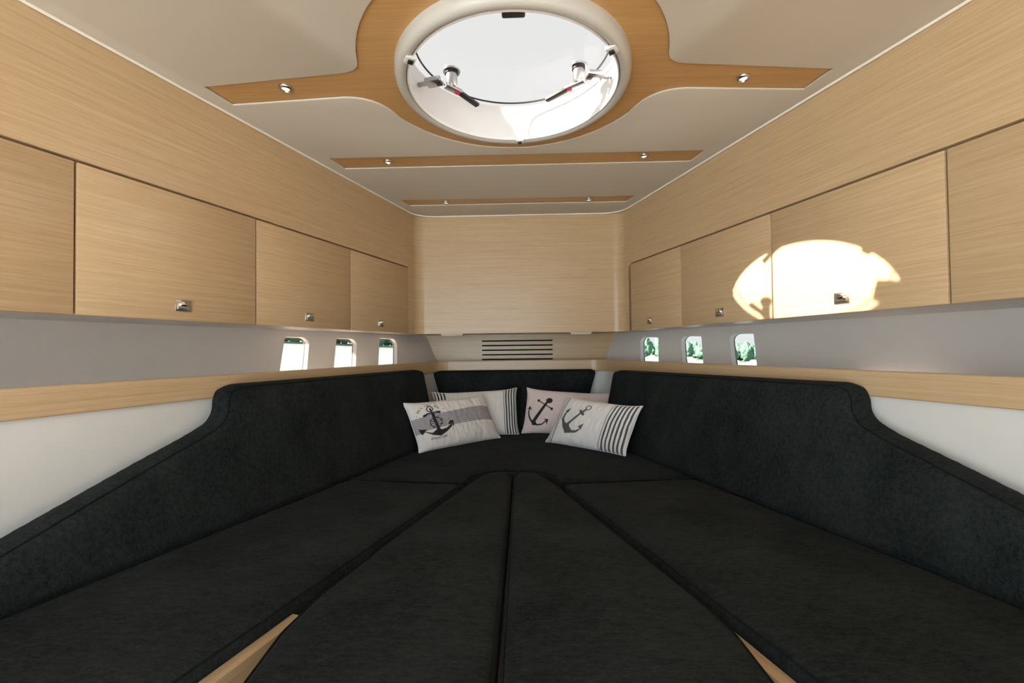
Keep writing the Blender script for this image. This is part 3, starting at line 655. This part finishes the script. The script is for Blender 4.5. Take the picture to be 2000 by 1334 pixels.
def print1(k, s, t):
    band = [c1(*q) for q in ((165, 695), (320, 640), (600, 575), (870, 520), (1100, 475), (1260, 452), (1420, 462), (1450, 500), (1500, 668), (1300, 682), (1050, 715), (760, 772), (500, 845), (260, 935))]
    k.poly(band, (.66, .63, .66)); L = np.array(band); P = k.P
    ins = np.zeros(len(P), bool)
    for a, b in zip(L, np.roll(L, -1, 0)):
        q = (a[1] > P[:, 1]) != (b[1] > P[:, 1]); xx = a[0] + (P[:, 1] - a[1]) * (b[0] - a[0]) / (b[1] - a[1] + 1e-9); ins ^= q & (P[:, 0] < xx)
    u = (P[:, 0] - 800) / 160; ph = (P[:, 1] - 12 * u + 14 * u * u + 3.2 * np.sin(4.2 * u + .4)) / 2.05
    k.put(ins * np.clip(.5 + 1.3 * np.sin(2 * math.pi * ph), 0, 1) * .92, (.05, .045, .06))
    W = (.80, .78, .76)
    k.poly([c1(*q) for q in ((350, 878), (420, 898), (480, 880), (512, 845), (470, 838), (420, 852))], W); k.poly([c1(*q) for q in ((545, 822), (585, 842), (640, 828), (695, 782), (640, 795))], W)
    k.circ(c1(399, 518), 5.2, 1.9, INK); k.seg([c1(402, 515), c1(416, 560)], 3.2, INK)
    k.seg([c1(322, 632), c1(370, 603), c1(430, 588), c1(490, 575), c1(538, 568)], 4.6, INK); k.seg([c1(365, 612), c1(430, 592), c1(495, 578)], 1.2, (.3, .29, .31))
    k.seg([c1(436, 600), c1(530, 845)], 5.2, INK)
    k.circ(c1(490, 735), 9.6, 1.6, INK)
    for i in range(8):
        a = i * math.pi / 4 + .3; cx, cy = c1(490, 735); k.seg([(cx + 4 * math.cos(a), cy + 4 * math.sin(a)), (cx + 12.5 * math.cos(a), cy + 12.5 * math.sin(a))], 1.1, INK)
    k.poly([c1(*q) for q in ((345, 885), (450, 934), (575, 950), (660, 880), (738, 785), (705, 768), (640, 830), (565, 850), (535, 815), (505, 845), (450, 905), (375, 885))], INK)
    k.poly([c1(*q) for q in ((660, 765), (690, 710), (735, 700), (758, 795), (742, 800), (732, 765))], INK); k.poly([c1(*q) for q in ((268, 838), (372, 852), (352, 878), (330, 935), (296, 900))], INK)
    def arc(i):
        a = math.radians(188 + 9.6 * i); cx, cy = c1(402, 628); r = 21.3; return (cx + r * math.cos(a), cy + r * .98 * math.sin(a)), (-math.sin(a), math.cos(a))
    k.text(' HELA IGHT SEA', arc, 3.1, 2.0, .75, (.10, .10, .10)); k.circ(c1(230, 635), .7, 0, INK); k.circ(c1(600, 520), .9, 0, INK)
    k.text('ADVENTURE', lambda i: (c1(452 + 26 * i, 995 - 1.0 * i - .62 * i * i), (1, -.04 - .035 * i)), 3.2, 2.2, .75, (.13, .13, .13))
def print2(k, s, t):
    D = (.022, .026, .03)
    for a, b in ((.012, .028), (.042, .064), (.079, .101), (.116, .138)): k.put(np.clip((s - a) / .004, 0, 1) * np.clip((b - s) / .004, 0, 1), D)
    k.put(np.clip((s - .828) / .003, 0, 1) * np.clip((.838 - s) / .003, 0, 1), D)
    for a in (.852, .887, .922, .956, .985): k.put(np.clip((s - a) / .004, 0, 1) * np.clip((a + .021 - s) / .004, 0, 1), D)
    k.seg([(911, 779.5), (916, 779)], 1.6, (.09, .09, .08)); k.seg([(914.5, 777.4), (920, 777)], 1.1, (.2, .2, .19)); k.seg([(923, 776), (922.6, 779)], 1.6, (.09, .09, .08))
    k.circ((922, 790), 6, 1.6, (.1, .1, .1)); k.seg([(922, 796), (926, 828)], 4, (.1, .1, .1)); k.seg([(906, 818), (914, 830), (926, 834), (938, 828), (944, 815)], 4, (.1, .1, .1)); k.seg([(910, 803), (938, 801)], 3, (.1, .1, .1))
def print3(k, s, t):
    D = (.030, .034, .035)
    k.seg([c2(255, 645), c2(462, 365)], 7.0, D, 4.6); k.circ(c2(503, 332), 6.4, 0, D, 5.2); k.seg([c2(340, 330), c2(540, 455)], 2.0, D); k.circ(c2(340, 330), 2.6, 0, D); k.circ(c2(538, 455), 2.7, 0, D)
    k.seg([c2(203, 440), c2(183, 500), c2(188, 560), c2(212, 615), c2(250, 665)], 2.2, D, 4.2); k.seg([c2(250, 680), c2(320, 690), c2(390, 680), c2(450, 630)], 3.6, D, 2.2)
    k.poly([c2(*q) for q in ((207, 408), (158, 466), (198, 452), (238, 470))], D); k.poly([c2(*q) for q in ((492, 606), (416, 602), (446, 628), (458, 694))], D); k.poly([c2(*q) for q in ((218, 620), (300, 650), (310, 690), (235, 697))], D)
def print4(k, s, t):
    D = (.105, .11, .108); B = (.045, .048, .05); G = (.50, .50, .50)
    for a, b in ((.024, .033), (.049, .061), (.077, .091)): k.put(np.clip((s - a) / .003, 0, 1) * np.clip((b - s) / .003, 0, 1), B)
    k.put(np.clip((s - .706) / .003, 0, 1) * np.clip((.716 - s) / .003, 0, 1), B)
    for i in range(6):
        a = .732 + i * .0445; k.put(np.clip((s - a) / .005, 0, 1) * np.clip((a + .026 - s) / .005, 0, 1), (.075, .08, .082))
    for q in ((1050, 462), (1002, 505), (968, 560), (945, 610), (948, 690), (950, 745), (945, 860)): k.circ(c2(*q), 3.4, .55, G)
    k.circ(c2(1180, 460), 5.4, 1.9, D, 4.3); k.seg([c2(1062, 505), c2(1108, 558)], 5.2, D); k.seg([c2(1145, 485), c2(870, 695)], 3.6, D, 4.6)
    k.poly([c2(*q) for q in ((768, 600), (792, 600), (820, 672), (862, 690), (892, 680), (898, 730), (930, 790), (1000, 795), (1050, 770), (1062, 792), (990, 830), (815, 832), (782, 740))], D)
    k.seg([c2(850, 500), c2(805, 550), c2(778, 620), c2(800, 740)], 3.0, D, 6.5); k.poly([c2(*q) for q in ((906, 454), (803, 500), (838, 508), (855, 530))], D); k.poly([c2(*q) for q in ((1136, 698), (1035, 740), (1052, 755), (1075, 795))], D)
PIL = [('white pillow with navy anchor, ship wheel and lined band, front left', (818, 885), (978, 855), (785, 787), (943, 769), 16, (.80, .78, .755), print1, .050, 1),
       ('white pillow with black striped ends leaning behind the navy anchor pillow', (848, 858), (1014, 848), (843, 766), (1010, 757), 14, (.78, .78, .755), print2, .040, 2),
       ('pale pink pillow with a bold dark anchor', (1018, 846), (1195, 850), (1029, 757), (1197, 768), 9, (.80, .67, .655), print3, .040, 3),
       ('white pillow with grey anchor and broad striped end, front right', (1065, 863), (1222, 891), (1107, 773), (1256, 793), 15, (.82, .81, .80), print4, .048, 4)]
for lb, BL, BR_, TL, TR, th, base, fn, bulge, sd in PIL:
    bl, br = onz(*BL, -.462), onz(*BR_, -.462); r = br - bl; W = np.linalg.norm(r); nn = np.array([r[1], -r[0], 0]) / W; tt = math.radians(th)
    up = -nn * math.sin(tt) + np.array([0, 0, 1]) * math.cos(tt); N = np.cross(r, up); N /= np.linalg.norm(N); N *= np.sign(N @ nn)
    tl, tr = onplane(*TL, bl, N), onplane(*TR, bl, N)
    nu, nv = 300, 180
    U, Vv = np.meshgrid(np.linspace(0, 1, nu), np.linspace(0, 1, nv)); u, v = U.ravel(), Vv.ravel()
    a, b = 2 * u - 1, 2 * v - 1
    # sides pull in between the pointed corners
    up_, vp_ = .5 + .5 * a * (1 - .05 * (1 - np.abs(b) ** 4.5)), .5 + .5 * b * (1 - np.where(b < 0, .105, .04) * (1 - np.abs(a) ** 4.5))
    base3 = lambda x, y: ((1 - x) * (1 - y))[:, None] * tl + (x * (1 - y))[:, None] * tr + (x * y)[:, None] * br + ((1 - x) * y)[:, None] * bl
    Pm = base3(up_, vp_)
    bl_ = np.clip((1 - a ** 2) * (1 - b ** 2), 0, 1) ** .42
    edge = np.clip(1 - np.minimum(1 - np.abs(a), (1 - np.abs(b)) * .6) / .28, 0, 1)
    wr = np.array([noise.noise((x * 9 + sd * 5, y * 3.2, .1)) for x, y in zip(u, v)]) * .55 + np.array([noise.noise((x * 26 + sd, y * 7, .7)) for x, y in zip(u, v)]) * .45
    front = bulge * bl_ * (1 + .16 * wr) + .0075 * wr * np.clip(edge, 0, 1) * np.minimum(1, bl_ * 2.2)
    back = -.75 * bulge * bl_
    px = lambda x, y: ((1 - x) * (1 - y))[:, None] * np.array(TL) + (x * (1 - y))[:, None] * np.array(TR) + (x * y)[:, None] * np.array(BR_) + ((1 - x) * y)[:, None] * np.array(BL)
    ink = Ink(px(up_, vp_), base); fn(ink, u, v)
    V = np.r_[Pm + front[:, None] * N, Pm + back[:, None] * N]; cl = np.r_[ink.col, np.tile(base, (len(u), 1))]
    n = nu * nv; Fc = []
    idx = np.arange(n).reshape(nv, nu); q = np.stack([idx[:-1, :-1], idx[:-1, 1:], idx[1:, 1:], idx[1:, :-1]], -1).reshape(-1, 4)
    Fc = q.tolist() + (q[:, ::-1] + n).tolist()
    rim = list(idx[0, :]) + list(idx[1:, -1]) + list(idx[-1, -2::-1]) + list(idx[-2:0:-1, 0])
    remap = np.arange(2 * n); remap[[i + n for i in rim]] = rim
    Fc = [[int(remap[i]) for i in f] for f in Fc]
    t = thing('pillow', lb, 'pillow', (float(Pm[:, 0].mean()), float(Pm[:, 1].mean()), ZS), 'printed anchor pillows in the bow')
    mesh('cover', V, Fc, PRINT, t, smooth=60, attr=cl)
    P4 = Pm[rim]; Vt, Ft = tube(P4[::4], .0022, 6, True)
    mesh('seam', Vt, Ft, plain('pillow_seam', base, .9), t, smooth=60)

# ---------------------------------------------------------------- outside: water, wooded banks, moored boats; the boat lies a little heeled
HEEL = math.tan(math.radians(3.3)); WL = -1.35
oz = lambda x, z: z - x * HEEL
WATER = plain('lake_water', (.30, .34, .35), .25, spec=.8)
V = np.array([(x, y, oz(x, WL)) for x in (-900, 900) for y in (-300, 900)]); 
tag(mesh('water', V, [(0, 1, 3, 2)], WATER), 'pale lake water around the boat', 'water', kind='structure')
LEAF = plain('leaf_green', (.085, .18, .14), .8, bump=.6, bscale=1.2); BARK = plain('bark', (.10, .07, .05), .9)
def blob(rx, rz, sd, sub):
    bm = bmesh.new(); bmesh.ops.create_icosphere(bm, subdivisions=sub, radius=1)
    V = []
    for v in bm.verts:
        k = 1 + .34 * noise.noise(v.co * 1.7 + Vector((sd, 0, 0))) + .24 * noise.noise(v.co * 4.2 + Vector((sd, 5, 0))) + .16 * noise.noise(v.co * 10 + Vector((sd, 5, 3))); V.append((v.co.x * rx * k, v.co.y * rx * k, v.co.z * rz * k))
    bm.verts.index_update(); Fc = [[v.index for v in f.verts] for f in bm.faces]; bm.free(); return np.array(V), Fc
ntree = 0
for sg, X0 in ((1, 1), (-1, -1)):
    for i in (range(-6, 50) if sg > 0 else range(-5, 44)):
        az = (.16 + .46 * i / 33) if sg > 0 else (.16 + .48 * i / 29)
        dist = (205 if sg > 0 else 135) + (9 if sg > 0 else 6) * (i % 2) + rng.uniform(-1, 1); x = sg * dist * math.sin(az) * 1.0; y = dist * math.cos(az)
        hgt = (rng.uniform(6.5, 9.5) if sg > 0 else rng.uniform(6, 8)); rx = rng.uniform(2.3, 2.6) * (1 if sg > 0 else .75); g = oz(x, WL)
        t = thing('tree', 'leafy green tree on the bank seen through the %s portlights' % ('right' if sg > 0 else 'left'), 'tree', (x, y, g), 'trees on the %s bank' % ('right' if sg > 0 else 'left'))
        V, Fc = blob(rx, hgt * .46, i * 3.1 + sg, 4 if 0 <= i < 34 else 3); mesh('crown', V + np.array([x, y, g + hgt * .52]), Fc, LEAF, t, smooth=180)
        V, Fc = tube([(x, y, g - .2), (x, y, g + hgt * .3)], .25, 8); mesh('trunk', V, Fc, BARK, t)
for sg in (1, -1):
    L = [(sg * 199 * math.sin(a) * (1.0 if sg > 0 else .66), 199 * math.cos(a) * (1.0 if sg > 0 else .66)) for a in np.linspace(.0, 1.2, 16)] + [(sg * 330 * math.sin(a), 330 * math.cos(a)) for a in np.linspace(1.2, .0, 16)]
    V = [(x, y, oz(x, WL) + .5) for x, y in L] + [(x, y, oz(x, WL) - .4) for x, y in L]; n = len(L)
    Fc = [tuple(range(n)), tuple(range(2 * n - 1, n - 1, -1))] + [(i, (i + 1) % n, n + (i + 1) % n, n + i) for i in range(n)]
    tag(mesh('bank', V, Fc, LEAF), 'low green bank across the water on the %s' % ('right' if sg > 0 else 'left'), 'bank', kind='structure')
for i, az in enumerate((.25, .285, .325, .36, .40, .44, .48)):
    x, y = 165 * math.sin(az), 165 * math.cos(az); g = oz(x, WL)
    t = thing('moored_boat', 'small white boat moored off the right bank', 'boat', (x, y, g), 'boats moored off the right bank')
    V, Fc = boxvf((x - 2.2, y - .8, g - .1), (x + 2.2, y + .8, g + .75), .15); V[:, 0] = x + (V[:, 0] - x) * (1 - .18 * (V[:, 2] < g + .3)); mesh('hull', V, Fc, WHITE, t)
    V, Fc = boxvf((x - .9, y - .6, g + .74), (x + .8, y + .6, g + 1.3), .12); mesh('cabin', V, Fc, WHITE, t)

# lift the whole place so that the cabin sole lies at z = 0
for o in list(COL.objects):
    if o.parent is None and o.type in ('MESH', 'EMPTY'): o.location.z += ZC
